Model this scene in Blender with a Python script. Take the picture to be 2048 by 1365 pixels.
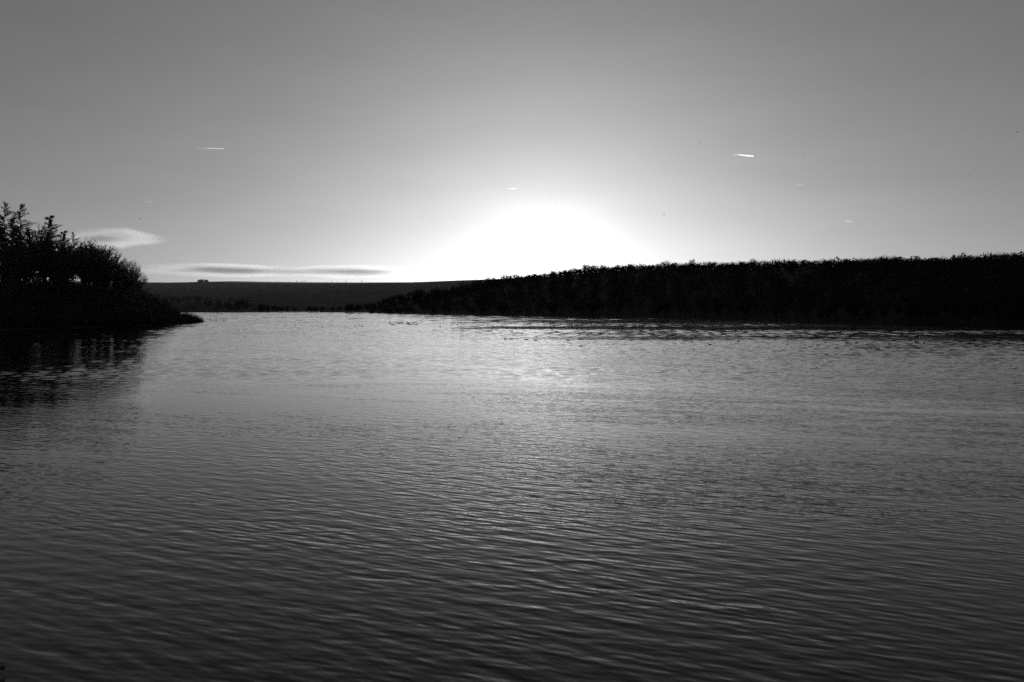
import bpy, math, random
import numpy as np
from mathutils import Vector

# ------------------------------------------------------------------ clear
for o in list(bpy.data.objects):
    bpy.data.objects.remove(o)
scene = bpy.context.scene
COL = scene.collection
random.seed(7)
rng = np.random.default_rng(11)

# ------------------------------------------------------------------ camera
F = 1607.0          # focal length in photograph pixels (2048 wide)
HZ = 615.5          # row of the true horizon
EYE = 5.5           # eye height above the lake, metres
cd = bpy.data.cameras.new('camera')
cam = bpy.data.objects.new('camera', cd)
COL.objects.link(cam)
cam.location = (0, 0, EYE)
cam.rotation_euler = (math.radians(90), 0, 0)
cd.sensor_width = 36.0
cd.lens = 36.0 * F / 2048.0
cd.shift_y = -(682.5 - HZ) / 2048.0
cd.clip_start = 0.1
cd.clip_end = 200000
scene.camera = cam

# ------------------------------------------------------------------ sky, sun, exposure
SUN_AZ = math.atan(60 / F)                  # right of the lake's axis
SUN_EL = math.radians(2.2)
world = bpy.data.worlds.new('World')
scene.world = world
world.use_nodes = True
nt = world.node_tree
nt.nodes.clear()
sky = nt.nodes.new('ShaderNodeTexSky')
sky.sky_type = 'NISHITA'
sky.sun_disc = False
sky.sun_elevation = SUN_EL
sky.sun_rotation = SUN_AZ
sky.altitude = 100
sky.air_density = 0.5
sky.dust_density = 0.9
sky.ozone_density = 1.0
bw = nt.nodes.new('ShaderNodeRGBToBW')      # a black and white photograph: grey light
bg = nt.nodes.new('ShaderNodeBackground')
bg.inputs['Strength'].default_value = 0.113
tone = nt.nodes.new('ShaderNodeMath')
tone.operation = 'POWER'                    # film contrast of the print
tone.inputs[1].default_value = 0.68
wo = nt.nodes.new('ShaderNodeOutputWorld')
nt.links.new(sky.outputs[0], bw.inputs[0])
nt.links.new(bw.outputs[0], tone.inputs[0])
# the bright ring of haze close round the sun, added to the clear-air sky
tcw = nt.nodes.new('ShaderNodeTexCoord')
dot = nt.nodes.new('ShaderNodeVectorMath'); dot.operation = 'DOT_PRODUCT'
dot.inputs[1].default_value = (math.sin(SUN_AZ) * math.cos(SUN_EL), math.cos(SUN_AZ) * math.cos(SUN_EL), math.sin(SUN_EL))
acs = nt.nodes.new('ShaderNodeMath'); acs.operation = 'ARCCOSINE'; acs.use_clamp = False
sca = nt.nodes.new('ShaderNodeMath'); sca.operation = 'POWER'; sca.inputs[1].default_value = 2.0
neg = nt.nodes.new('ShaderNodeMath'); neg.operation = 'MULTIPLY'; neg.inputs[1].default_value = -1 / math.radians(4.0) ** 2
ex = nt.nodes.new('ShaderNodeMath'); ex.operation = 'EXPONENT'
aur = nt.nodes.new('ShaderNodeMath'); aur.operation = 'MULTIPLY_ADD'; aur.inputs[1].default_value = 5.6
nt.links.new(tcw.outputs['Generated'], dot.inputs[0])
nt.links.new(dot.outputs['Value'], acs.inputs[0])
nt.links.new(acs.outputs[0], sca.inputs[0])
nt.links.new(sca.outputs[0], neg.inputs[0])
nt.links.new(neg.outputs[0], ex.inputs[0])
nt.links.new(ex.outputs[0], aur.inputs[0])
wid = nt.nodes.new('ShaderNodeMath'); wid.operation = 'MULTIPLY'; wid.inputs[1].default_value = -1 / math.radians(9)
wex = nt.nodes.new('ShaderNodeMath'); wex.operation = 'EXPONENT'
wad = nt.nodes.new('ShaderNodeMath'); wad.operation = 'MULTIPLY_ADD'; wad.inputs[1].default_value = 0.8
nt.links.new(acs.outputs[0], wid.inputs[0]); nt.links.new(wid.outputs[0], wex.inputs[0])
nt.links.new(wex.outputs[0], wad.inputs[0]); nt.links.new(tone.outputs[0], wad.inputs[2])
nt.links.new(wad.outputs[0], aur.inputs[2])
# thin uneven high haze
mpw = nt.nodes.new('ShaderNodeMapping'); mpw.inputs['Scale'].default_value = (5, 5, 26)
nzw = nt.nodes.new('ShaderNodeTexNoise'); nzw.inputs['Scale'].default_value = 1.0; nzw.inputs['Detail'].default_value = 5
mrw = nt.nodes.new('ShaderNodeMapRange'); mrw.inputs['To Min'].default_value = .93; mrw.inputs['To Max'].default_value = 1.07
mlw = nt.nodes.new('ShaderNodeMath'); mlw.operation = 'MULTIPLY'
nt.links.new(tcw.outputs['Generated'], mpw.inputs[0]); nt.links.new(mpw.outputs[0], nzw.inputs['Vector'])
nt.links.new(nzw.outputs[0], mrw.inputs['Value']); nt.links.new(mrw.outputs[0], mlw.inputs[0])
nt.links.new(aur.outputs[0], mlw.inputs[1])
nt.links.new(mlw.outputs[0], bg.inputs['Color'])
nt.links.new(bg.outputs[0], wo.inputs['Surface'])

sun_dir = Vector((math.sin(SUN_AZ) * math.cos(SUN_EL), math.cos(SUN_AZ) * math.cos(SUN_EL), math.sin(SUN_EL)))
sl = bpy.data.lights.new('sun', 'SUN')
sun = bpy.data.objects.new('sun', sl)
COL.objects.link(sun)
sl.energy = 3.5
sl.angle = math.radians(0.5)                # just gone behind the crest of the wooded hill
sl.color = (1, 1, 1)
sun.rotation_euler = sun_dir.to_track_quat('Z', 'Y').to_euler()
sun.location = sun_dir * 200

scene.view_settings.view_transform = 'Standard'
scene.view_settings.look = 'None'
scene.view_settings.gamma = 1.0
scene.view_settings.exposure = 0.0
scene.render.engine = 'CYCLES'
cy = scene.cycles
cy.use_denoising = False
cy.max_bounces = 4
cy.diffuse_bounces = 1
cy.adaptive_threshold = 0.004
cy.volume_bounces = 0
cy.volume_max_steps = 128
cy.sample_clamp_indirect = 1.0


# ------------------------------------------------------------------ helpers
def W(px, py, D):
    """point at depth D that the photograph shows at (px, py)"""
    return ((px - 1024) / F * D, D, EYE - (py - HZ) / F * D)


def tag(o, label=None, cat=None, group=None, kind=None):
    if label: o['label'] = label
    if cat: o['category'] = cat
    if group: o['group'] = group
    if kind: o['kind'] = kind
    return o


def mesh_np(name, V, Fc, mat=None, smooth=False):
    V = np.asarray(V, dtype=np.float32)
    Fc = np.asarray(Fc, dtype=np.int32)
    me = bpy.data.meshes.new(name)
    n, k = Fc.shape
    me.vertices.add(len(V))
    me.vertices.foreach_set('co', V.ravel())
    me.loops.add(n * k)
    me.loops.foreach_set('vertex_index', Fc.ravel())
    me.polygons.add(n)
    me.polygons.foreach_set('loop_start', np.arange(0, n * k, k, dtype=np.int32))
    if smooth:
        me.polygons.foreach_set('use_smooth', np.ones(n, dtype=bool))
    me.update(calc_edges=True)
    if mat: me.materials.append(mat)
    return me


def obj(name, me, parent=None, loc=None):
    o = bpy.data.objects.new(name, me)
    COL.objects.link(o)
    if parent: o.parent = parent
    if loc is not None: o.location = loc
    return o


def grid_faces(nr, nc):
    i = np.arange(nr * nc).reshape(nr, nc)
    return np.stack([i[:-1, :-1], i[:-1, 1:], i[1:, 1:], i[1:, :-1]], -1).reshape(-1, 4)


def tubes(segs, sides=3):
    """segments (p0, p1, r0, r1) -> vertices, quads"""
    s = np.asarray(segs, dtype=np.float64)
    p0, p1, r0, r1 = s[:, :3], s[:, 3:6], s[:, 6], s[:, 7]
    d = p1 - p0
    d /= np.maximum(np.linalg.norm(d, axis=1, keepdims=True), 1e-6)
    ref = np.where(np.abs(d[:, 2:3]) > 0.9, np.array([[1., 0, 0]]), np.array([[0., 0, 1]]))
    a = np.cross(d, ref); a /= np.linalg.norm(a, axis=1, keepdims=True)
    b = np.cross(d, a)
    V = []
    for p, r in ((p0, r0), (p1, r1)):
        for k in range(sides):
            an = 2 * math.pi * k / sides
            V.append(p + (a * math.cos(an) + b * math.sin(an)) * r[:, None])
    V = np.stack(V, 1)
    n = len(s)
    base = (np.arange(n) * 2 * sides)[:, None]
    Fs = []
    for k in range(sides):
        k2 = (k + 1) % sides
        Fs.append(base + np.array([[k, k2, sides + k2, sides + k]]))
    return V.reshape(-1, 3), np.concatenate(Fs, 0)


def smoothstep(a, b, x):
    t = np.clip((x - a) / (b - a), 0, 1)
    return t * t * (3 - 2 * t)


def vnoise(x, y, seed=0, oct=4):
    """cheap smooth value noise from sines"""
    r = np.random.default_rng(seed)
    out = np.zeros_like(x, dtype=np.float64)
    amp = 1.0; tot = 0
    for o in range(oct):
        for k in range(4):
            an = r.uniform(0, 2 * math.pi); fr = 2 ** o * r.uniform(.7, 1.3); ph = r.uniform(0, 6.28)
            out += amp * np.sin((x * math.cos(an) + y * math.sin(an)) * fr + ph)
        tot += amp * 4; amp *= .55
    return out / tot * 2


# ------------------------------------------------------------------ materials
def mat_grey(name, lo, hi, scale=1.0, rough=0.9, spec=0.1, detail=3, bump=0.0):
    m = bpy.data.materials.new(name)
    m.use_nodes = True
    t = m.node_tree
    p = t.nodes['Principled BSDF']
    p.inputs['Roughness'].default_value = rough
    p.inputs['Specular IOR Level'].default_value = spec
    tc = t.nodes.new('ShaderNodeTexCoord')
    n = t.nodes.new('ShaderNodeTexNoise')
    n.inputs['Scale'].default_value = scale
    n.inputs['Detail'].default_value = detail
    r = t.nodes.new('ShaderNodeValToRGB')
    r.color_ramp.elements[0].position = .3
    r.color_ramp.elements[1].position = .7
    r.color_ramp.elements[0].color = (lo, lo, lo, 1)
    r.color_ramp.elements[1].color = (hi, hi, hi, 1)
    t.links.new(tc.outputs['Object'], n.inputs['Vector'])
    t.links.new(n.outputs[0], r.inputs[0])
    t.links.new(r.outputs[0], p.inputs['Base Color'])
    if bump:
        b = t.nodes.new('ShaderNodeBump')
        b.inputs['Strength'].default_value = bump
        t.links.new(n.outputs[0], b.inputs['Height'])
        t.links.new(b.outputs[0], p.inputs['Normal'])
    return m


M_BARK = mat_grey('bark', .025, .05, 3.0)
M_TWIG = mat_grey('twigs', .02, .04, 2.0)
M_NEEDLE = mat_grey('needles', .015, .035, 2.0)
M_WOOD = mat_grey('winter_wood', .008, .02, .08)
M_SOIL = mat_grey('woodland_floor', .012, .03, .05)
M_MOOR = mat_grey('moor_grass', .012, .07, .012, detail=7)
M_BUSH = mat_grey('shrub', .015, .035, 1.0)
M_STONE = mat_grey('wet_stone', .008, .025, 2.5, rough=.45, spec=.35, bump=.4)
M_BANK = mat_grey('bank_earth', .02, .05, 1.5)
M_BIRD = mat_grey('waterfowl_plumage', .008, .025, 6.0, rough=.7)
M_GULL = mat_grey('gull_plumage', .05, .15, 3.0, rough=.7)
M_REED = mat_grey('dry_reed', .03, .07, 4.0)


def water_material():
    m = bpy.data.materials.new('lake_water')
    m.use_nodes = True
    t = m.node_tree
    N, L = t.nodes, t.links
    p = N['Principled BSDF']
    p.inputs['Base Color'].default_value = (.004, .004, .004, 1)
    p.inputs['IOR'].default_value = 1.333
    geo = N.new('ShaderNodeNewGeometry')

    def math_(op, a, b=None, c=None, clamp=False):
        n = N.new('ShaderNodeMath'); n.operation = op; n.use_clamp = clamp
        for i, v in enumerate((a, b, c)):
            if v is None: continue
            if isinstance(v, (int, float)): n.inputs[i].default_value = v
            else: L.new(v, n.inputs[i])
        return n.outputs[0]

    def vec(op, a, b=None, s=None):
        n = N.new('ShaderNodeVectorMath'); n.operation = op
        for i, v in enumerate((a, b)):
            if v is None: continue
            if isinstance(v, tuple): n.inputs[i].default_value = v
            else: L.new(v, n.inputs[i])
        if s is not None:
            if isinstance(s, (int, float)): n.inputs['Scale'].default_value = s
            else: L.new(s, n.inputs['Scale'])
        return n.outputs[0]

    def noise(v, rot, sx, sy, detail=0.0, rough=.5, off=(0, 0, 0), dist=0.0):
        mp = N.new('ShaderNodeMapping'); mp.vector_type = 'TEXTURE'
        mp.inputs['Rotation'].default_value = (0, 0, math.radians(rot))
        mp.inputs['Scale'].default_value = (sx, sy, 1)
        mp.inputs['Location'].default_value = off
        L.new(v, mp.inputs['Vector'])
        n = N.new('ShaderNodeTexNoise'); n.noise_dimensions = '2D'
        n.inputs['Scale'].default_value = 1.0
        n.inputs['Detail'].default_value = detail
        n.inputs['Roughness'].default_value = rough
        n.inputs['Distortion'].default_value = dist
        L.new(mp.outputs[0], n.inputs['Vector'])
        return n.outputs[0]

    def ramp(v, pts):
        r = N.new('ShaderNodeValToRGB')
        el = r.color_ramp.elements
        while len(el) < len(pts): el.new(.5)
        for e, (x, y) in zip(el, pts):
            e.position = x; e.color = (y, y, y, 1)
        L.new(v, r.inputs[0])
        return r.outputs[0]

    P = geo.outputs['Position']
    sep = N.new('ShaderNodeSeparateXYZ'); L.new(P, sep.inputs[0])
    X, Y = sep.outputs[0], sep.outputs[1]

    # wave trains: height noises, differentiated at a fixed step
    def slope(rot, lx, ly, amp, detail=0.0, off=(0, 0, 0), e=.03):
        h0 = noise(P, rot, lx, ly, detail, off=off)
        hx = noise(vec('ADD', P, (e, 0, 0)), rot, lx, ly, detail, off=off)
        hy = noise(vec('ADD', P, (0, e, 0)), rot, lx, ly, detail, off=off)
        dx = math_('MULTIPLY', math_('SUBTRACT', h0, hx), amp / e)
        dy = math_('MULTIPLY', math_('SUBTRACT', h0, hy), amp / e)
        c = N.new('ShaderNodeCombineXYZ')
        L.new(dx, c.inputs[0]); L.new(dy, c.inputs[1])
        return c.outputs[0]

    s1 = slope(-27, .74, .19, .0155)
    s2 = slope(-14, .42, .135, .0078, off=(31, 7, 0))
    s3 = slope(-44, .23, .075, .0036, 1.0, off=(11, 3, 0), e=.015)
    s = vec('ADD', vec('ADD', s1, s2), s3)

    # gusts: patches of stronger and weaker ripple
    g = noise(P, -12, 26, 9, 2.0, .55, off=(5, 2, 0))
    gust = ramp(g, [(.30, .5), (.70, 1.35)])
    act = gust
    # the breeze is strongest under the dam; farther out the chop dies down to fine ripple
    yn = math_('DIVIDE', Y, 300.0)
    chop = ramp(yn, [(.03, .62), (.075, 1.15), (.13, .72), (.20, .36), (.37, .15), (.66, .06)])
    fine = ramp(yn, [(.03, .03), (.16, .05), (.9, .06)])
    # sheltered water under the headland stays smoother
    lee = math_('ADD', X, math_('MULTIPLY', math_('SUBTRACT', Y, 40.0), .43))
    lee = math_('ADD', lee, math_('MULTIPLY', math_('SUBTRACT', noise(P, 0, 14, 9, 2.0, .6, off=(9, 9, 0)), .5), 22.0))
    lee = ramp(math_('ADD', math_('MULTIPLY', lee, .01), .5), [(.18, .55), (.34, 1)])
    fine = math_('MULTIPLY', fine, lee)
    cat = ramp(noise(P, -16, 7, 1.6, 2.0, .6, off=(50, 4, 0)), [(.32, .6), (.68, 1.25)])   # cat's paws
    fine = math_('MULTIPLY', fine, cat)
    s = vec('SCALE', s, s=math_('MULTIPLY', act, math_('MULTIPLY', chop, cat)))
    nn = vec('NORMALIZE', vec('ADD', geo.outputs['Normal'], s))
    L.new(nn, p.inputs['Normal'])
    # unresolved capillary ripple = roughness
    ro = math_('ADD', math_('MULTIPLY', act, fine), .03)
    L.new(ro, p.inputs['Roughness'])
    return m


M_WATER = water_material()

# ------------------------------------------------------------------ the lake
def calm(x, y):
    """0 = ruffled, 1 = slick: long calm lanes lying across the far half of the lake"""
    yy = y + .10 * x + 7 * vnoise(x / 60, y / 80, 31, 2)
    lane = np.interp(yy, [0, 136, 144, 176, 186, 203, 209, 234, 240, 262, 270, 292, 300, 352, 362, 420, 428, 450, 458, 640, 660, 690, 700],
                     [0, 0, .55, .55, .05, .05, .95, 1, .1, .05, .1, .1, 1, 1, .12, .1, .5, .5, .1, .05, .4, .4, .05])
    side = np.interp(x / y, [-.16, -.04, .10, .2], [.12, .5, 1, 1])
    return np.clip(lane * side * (.95 + .2 * vnoise(x / 40, y / 40, 12, 2)), 0, 1)


def build_water():
    rows = [5.0]
    while rows[-1] < 60: rows.append(rows[-1] * 1.0055)
    while rows[-1] < 170: rows.append(rows[-1] + .22)
    while rows[-1] < 330: rows.append(rows[-1] + .38)
    while rows[-1] < 930: rows.append(rows[-1] + 1.25)
    while rows[-1] < 1250: rows.append(rows[-1] + 30)
    rows = np.array(rows)
    ts = np.concatenate([np.linspace(-1.0, -.75, 24)[:-1], np.linspace(-.75, .75, 440), np.linspace(.75, 1.0, 24)[1:]])
    y = rows[:, None] * np.ones_like(ts)[None]
    x = rows[:, None] * ts[None]
    z = np.zeros_like(x)
    r = np.random.default_rng(3)

    def train(sel, n, l0, l1, slope, mean, sd, fade):
        xs, ys = x[sel], y[sel]
        out = np.zeros_like(xs)
        for k in range(n):
            lam = math.exp(r.uniform(math.log(l0), math.log(l1)))
            an = math.radians(r.normal(mean, sd))          # travel direction
            kk = 2 * math.pi / lam
            amp = slope * math.sqrt(2 / n) / kk * r.uniform(.6, 1.3)
            out += amp * fade(lam, rows[sel])[:, None] * np.sin(kk * (math.cos(an) * xs + math.sin(an) * ys) + r.uniform(0, 6.28))
        out *= 1 + .4 * vnoise(xs * .13, ys * .13, 9, 2)
        z[sel] += out

    near = rows < 62
    train(near, 46, .38, 1.1, .023, -113, 19, lambda lam, d: smoothstep(2.2, 5.0, lam / (d * .0055)) * smoothstep(61, 45, d))
    mid = (rows > 40) & (rows < 345)
    train(mid, 34, .8, 1.7, SLOPE_MID, -105, 38, lambda lam, d: smoothstep(38, 70, d) * smoothstep(170, 130, d))
    train(mid, 34, 1.3, 2.6, SLOPE_MID, -100, 36, lambda lam, d: smoothstep(125, 165, d) * smoothstep(345, 310, d))
    far = rows > 285
    train(far, 30, 4.8, 9, SLOPE_FAR, -95, 30, lambda lam, d: smoothstep(290, 330, d) * smoothstep(925, 880, d))
    f = rows > 100
    z[f] *= 1 - .96 * calm(x[f], y[f])
    g = rows > 40                            # the right-hand side lies more open to the breeze
    z[g] *= 1 + (np.interp(x[g] / y[g], [-.5, -.1, .12, .5], [.8, .7, 1.25, 1.5]) - 1) * smoothstep(230, 170, y[g])
    V = np.stack([x, y, z], -1).reshape(-1, 3)
    me = mesh_np('lake_water', V, grid_faces(*x.shape), M_WATER, True)
    tag(obj('lake_water', me), kind='structure')


SLOPE_MID, SLOPE_FAR = .046, .036
build_water()

me = mesh_np('ground', [(-40000, -40000, -4), (40000, -40000, -4), (40000, 60000, -4), (-40000, 60000, -4)], [(0, 1, 2, 3)], M_SOIL)
tag(obj('ground', me), kind='structure')

# ------------------------------------------------------------------ hills
def interp(px, pts):
    a = np.array(pts, dtype=float)
    return np.interp(px, a[:, 0], a[:, 1])


SHORE_R = [(640, 860), (700, 800), (750, 768), (830, 707), (900, 654), (1000, 570), (1160, 478), (1400, 411), (1600, 325), (1800, 280), (2048, 243), (2700, 170), (3200, 140)]
RIDGE_R = [(640, 930), (700, 920), (800, 1000), (900, 1060), (1000, 1010), (1160, 910), (1400, 800), (1600, 700), (2048, 560), (2700, 430), (3200, 380)]
TOP_R = [(640, 621), (690, 609), (750, 601), (820, 581), (880, 573), (950, 565), (985, 556), (1040, 548), (1100, 542), (1180, 533), (1250, 528), (1400, 524), (1500, 522),
         (1600, 519), (1700, 518), (1800, 514), (1900, 511), (2048, 507), (2700, 480), (3200, 470)]


def right_ground(px, s):
    """world position on the right-hand hill: column px, s = 0 shore .. 1 crest"""
    px = np.asarray(px, dtype=float); s = np.asarray(s, dtype=float)
    Ds, Dr = interp(px, SHORE_R), interp(px, RIDGE_R)
    zt = EYE + (HZ - interp(px, TOP_R)) / F * Dr - interp(px, [(640, 11), (930, 11), (1000, 8), (3200, 8)])
    zt = np.maximum(zt, .6)
    D = Ds + (Dr - Ds) * s
    prof = np.where(s < 1, 1 - (1 - np.clip(s, 0, 1)) ** 1.35, 1 - .10 * (s - 1))
    x = (px - 1024) / F * D
    z = -1.2 + (zt + 1.2) * np.clip(prof, -.2, 1) + vnoise(x * .02, D * .02, 4, 3) * 1.2 * np.clip(s, 0, 1)
    z = np.where(s < 0, -1.2, z)
    return x, D, z


px = np.linspace(640, 3200, 150); ss = np.concatenate([[-.06, 0, .01], np.linspace(.03, 1.0, 30), np.linspace(1.08, 2.2, 10)])
PX, SS = np.meshgrid(px, ss)
x, D, z = right_ground(PX, SS)
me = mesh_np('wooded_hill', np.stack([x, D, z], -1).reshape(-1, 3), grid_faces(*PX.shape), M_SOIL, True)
tag(obj('wooded_hill', me), kind='structure')

MOOR_TOP = [(-900, 556), (-300, 560), (100, 563), (285, 565), (350, 565.5), (400, 564), (470, 562.8), (540, 564.2), (620, 565), (720, 565.5), (830, 565), (900, 562), (980, 559), (1080, 555), (1400, 550), (3000, 540)]


def moor_ground(px, s):
    px = np.asarray(px, dtype=float); s = np.asarray(s, dtype=float)
    Dr = 4000 + 200 * np.sin(px * .004)
    zr = EYE + (HZ - interp(px, MOOR_TOP)) / F * Dr
    D = 1300 + (Dr - 1300) * s
    prof = np.where(s < 1, np.clip(s, 0, 1) ** .8 * (1 + .0 * s), 1 - .35 * (s - 1))
    x = (px - 1024) / F * D
    bump = vnoise(x * .004, D * .004, 21, 3) * 5 * np.clip(s, 0, 1) * np.clip(1.02 - s, 0, 1) * 2
    return x, D, -3 + (zr + 3) * prof + bump


px = np.linspace(-900, 3000, 130); ss = np.concatenate([np.linspace(0, 1, 40), np.linspace(1.05, 1.6, 8)])
PX, SS = np.meshgrid(px, ss)
x, D, z = moor_ground(PX, SS)
me = mesh_np('moor_hill', np.stack([x, D, z], -1).reshape(-1, 3), grid_faces(*PX.shape), M_MOOR, True)
tag(obj('moor_hill', me), kind='structure')

SPUR_TOP = [(-700, 585), (200, 588), (320, 590), (420, 591), (470, 595), (520, 606), (560, 614), (700, 613), (900, 608)]


def spur_ground(px, s):
    px = np.asarray(px, dtype=float); s = np.asarray(s, dtype=float)
    Ds = interp(px, [(-700, 780), (200, 900), (430, 930), (830, 900), (900, 900)])
    Dr = Ds + 420
    zr = np.maximum(EYE + (HZ - interp(px, SPUR_TOP)) / F * Dr - 8, .8)
    D = Ds + (Dr - Ds) * s
    prof = np.where(s < 1, 1 - (1 - np.clip(s, 0, 1)) ** 1.3, 1 - .3 * (s - 1))
    x = (px - 1024) / F * D
    return x, D, np.where(s < 0, -1.0, -1.0 + (zr + 1.0) * prof)


px = np.linspace(-700, 900, 70); ss = np.concatenate([[-.05, 0], np.linspace(.03, 1, 16), np.linspace(1.1, 2.2, 6)])
PX, SS = np.meshgrid(px, ss)
x, D, z = spur_ground(PX, SS)
me = mesh_np('far_shore_slope', np.stack([x, D, z], -1).reshape(-1, 3), grid_faces(*PX.shape), M_SOIL, True)
tag(obj('far_shore_slope', me), kind='structure')

FRONT_L = [(-500, 165), (0, 190), (130, 210), (270, 226), (330, 250), (400, 298), (416, 316)]
BACK_L = [(-500, 430), (0, 400), (200, 380), (330, 350), (400, 328), (416, 321)]
H_L = [(-500, 11), (0, 9.5), (200, 9), (270, 7.5), (300, 5.6), (330, 3.6), (360, 2.2), (385, 1.2), (405, .5), (416, .12)]


def head_ground(px, s):
    px = np.asarray(px, dtype=float); s = np.asarray(s, dtype=float)
    a, b = interp(px, FRONT_L), interp(px, BACK_L)
    D = a + (b - a) * s
    h = interp(px, H_L)
    prof = smoothstep(-.04, .32, s) * smoothstep(1.04, .70, s)
    x = (px - 1024) / F * D
    return x, D, -.5 + (h + .5) * prof + .4 * vnoise(x * .12, D * .12, 8, 2) * prof


px = np.linspace(-500, 416, 90); ss = np.linspace(-.05, 1.05, 34)
PX, SS = np.meshgrid(px, ss)
x, D, z = head_ground(PX, SS)
me = mesh_np('headland', np.stack([x, D, z], -1).reshape(-1, 3), grid_faces(*PX.shape), M_BANK, True)
tag(obj('headland', me), kind='structure')

# ------------------------------------------------------------------ tree builders: return (trunk segs, crown segs, leaf tris)
def unit(v):
    n = math.sqrt(v[0] ** 2 + v[1] ** 2 + v[2] ** 2) or 1
    return (v[0] / n, v[1] / n, v[2] / n)


def broadleaf(r, height, spread, levels=5, kids=4, twig=.012, lean=0.0, low=.25, dome=.42):
    """bare winter tree"""
    trunk, crown = [], []
    R0 = height * .018

    def grow(p, d, ln, rad, lv):
        nseg = 3 if lv < 2 else 2
        q = p
        for k in range(nseg):
            d = unit((d[0] + r.gauss(0, .10), d[1] + r.gauss(0, .10), d[2] + r.gauss(0, .06) + (.05 if lv else 0)))
            e = tuple(q[i] + d[i] * ln / nseg for i in range(3))
            ra = rad * (1 - .35 * k / nseg); rb = rad * (1 - .35 * (k + 1) / nseg)
            (trunk if lv == 0 else crown).append((*q, *e, ra, rb))
            if lv >= 1 and lv < levels and r.random() < .7:
                side(q, d, ln * r.uniform(.45, .7), rb * .55, lv + 1)
            q = e
        if lv < levels:
            n = kids if lv == 0 else r.choice((2, 3))
            for k in range(n):
                side(q, d, ln * r.uniform(.6, .88), rad * .62, lv + 1, k / n)

    def side(q, d, ln, rad, lv, ph=None):
        a = (ph * 6.283 if ph is not None else r.uniform(0, 6.283)) + r.uniform(-.4, .4)
        sp = r.uniform(.35, .95) * spread
        v = unit((d[0] + math.cos(a) * sp, d[1] + math.sin(a) * sp, d[2] * .85 + r.uniform(-.05, .25)))
        grow(q, v, ln, max(rad, twig), lv)

    t = height * low
    grow((0, 0, -.5), unit((lean, 0, 1)), t, R0, 0)
    for k in range(4):                       # leader
        pass
    top = max(s[5] for s in crown)
    sc = height / top
    f = lambda L: [tuple(v * sc if i < 6 else v for i, v in enumerate(s)) for s in L]
    trunk, crown = f(trunk), f(crown)
    kept = []                                # round the crown off into a dome
    for c in crown:
        k = math.hypot(c[3], c[4]) / (height * dome), (c[5] - height * .45) / (height * .55)
        if k[0] ** 2 + max(0, k[1]) ** 2 < r.uniform(.85, 1.12): kept.append(c)
    top = max(c[5] for c in kept)
    sz = height / top
    g = lambda L: [(c[0], c[1], c[2] * sz, c[3], c[4], c[5] * sz, c[6], c[7]) for c in L]
    return g(trunk), g(kept), None


def larch(r, height, width, dens=1.0, flat_top=False):
    """bare larch: straight stem, many fine branches that sag and turn up at the tip"""
    trunk, crown = [], []
    n = 9
    bx = [r.gauss(0, .10) for _ in range(n + 1)]
    pt = lambda t: (np.interp(t * n, range(n + 1), bx), 0.0, t * height)
    for k in range(n):
        a, b = k / n, (k + 1) / n
        trunk.append((*pt(a), *pt(b), height * .011 * (1 - a * .93), height * .011 * (1 - b * .93)))
    t = .16
    while t < .99:
        u = (t - .16) / .83
        ln = width * (.20 + .80 * min(1, (1 - u) * 2.6)) * (1 - u * .35) * r.uniform(.45, 1.1)
        if r.random() < .10: ln *= 1.35
        az = r.uniform(0, 6.283)
        p = pt(t)
        up = .10 + .5 * u
        rad = .045 + .04 * (1 - u)
        steps = 5
        for k in range(steps):
            w = (k + .5) / steps
            dz = up - .55 * math.sin(w * 2.2) * (1 - u * .6) + .85 * max(0, w - .5) * (1.2)
            d = unit((math.cos(az), math.sin(az), dz))
            az += r.gauss(0, .09)
            e = tuple(p[i] + d[i] * ln / steps for i in range(3))
            crown.append((*p, *e, rad * (1 - .65 * k / steps), rad * (1 - .65 * (k + 1) / steps)))
            for m in range(int(3 * dens)):
                a2 = az + r.choice((-1, 1)) * r.uniform(.4, 1.3)
                l2 = ln * r.uniform(.08, .22)
                d2 = unit((math.cos(a2), math.sin(a2), r.uniform(-.7, .5)))
                q = tuple(p[i] + (e[i] - p[i]) * r.random() for i in range(3))
                crown.append((*q, q[0] + d2[0] * l2, q[1] + d2[1] * l2, q[2] + d2[2] * l2, .026, .014))
            p = e
        t += (.0105 + .006 * r.random()) / dens
    return trunk, crown, None


def spruce(r, height, width):
    """dense dark conifer: stem and drooping fans of needles"""
    trunk = [(0, 0, -.5, 0, 0, height * .6, height * .012, height * .006), (0, 0, height * .6, 0, 0, height, height * .006, .01)]
    crown, tris = [], []
    t = .10
    while t < .985:
        u = (t - .1) / .885
        ln = width * (1 - u) ** .85 * r.uniform(.7, 1.1) + .25
        az = r.uniform(0, 6.283)
        p = (0, 0, t * height)
        d = unit((math.cos(az), math.sin(az), -.25 + .6 * u))
        e = tuple(p[i] + d[i] * ln for i in range(3))
        crown.append((*p, *e, .04, .01))
        nn = int(5 + ln * 6)
        for k in range(nn):
            w = r.uniform(.1, 1)
            c = [p[i] + (e[i] - p[i]) * w for i in range(3)]
            s = r.uniform(.15, .38)
            for j in range(3):
                tris.append((c[0] + r.gauss(0, s), c[1] + r.gauss(0, s), c[2] + r.gauss(0, s * .8) - .1))
        t += .009 + .004 * r.random()
    return trunk, crown, tris


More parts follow.
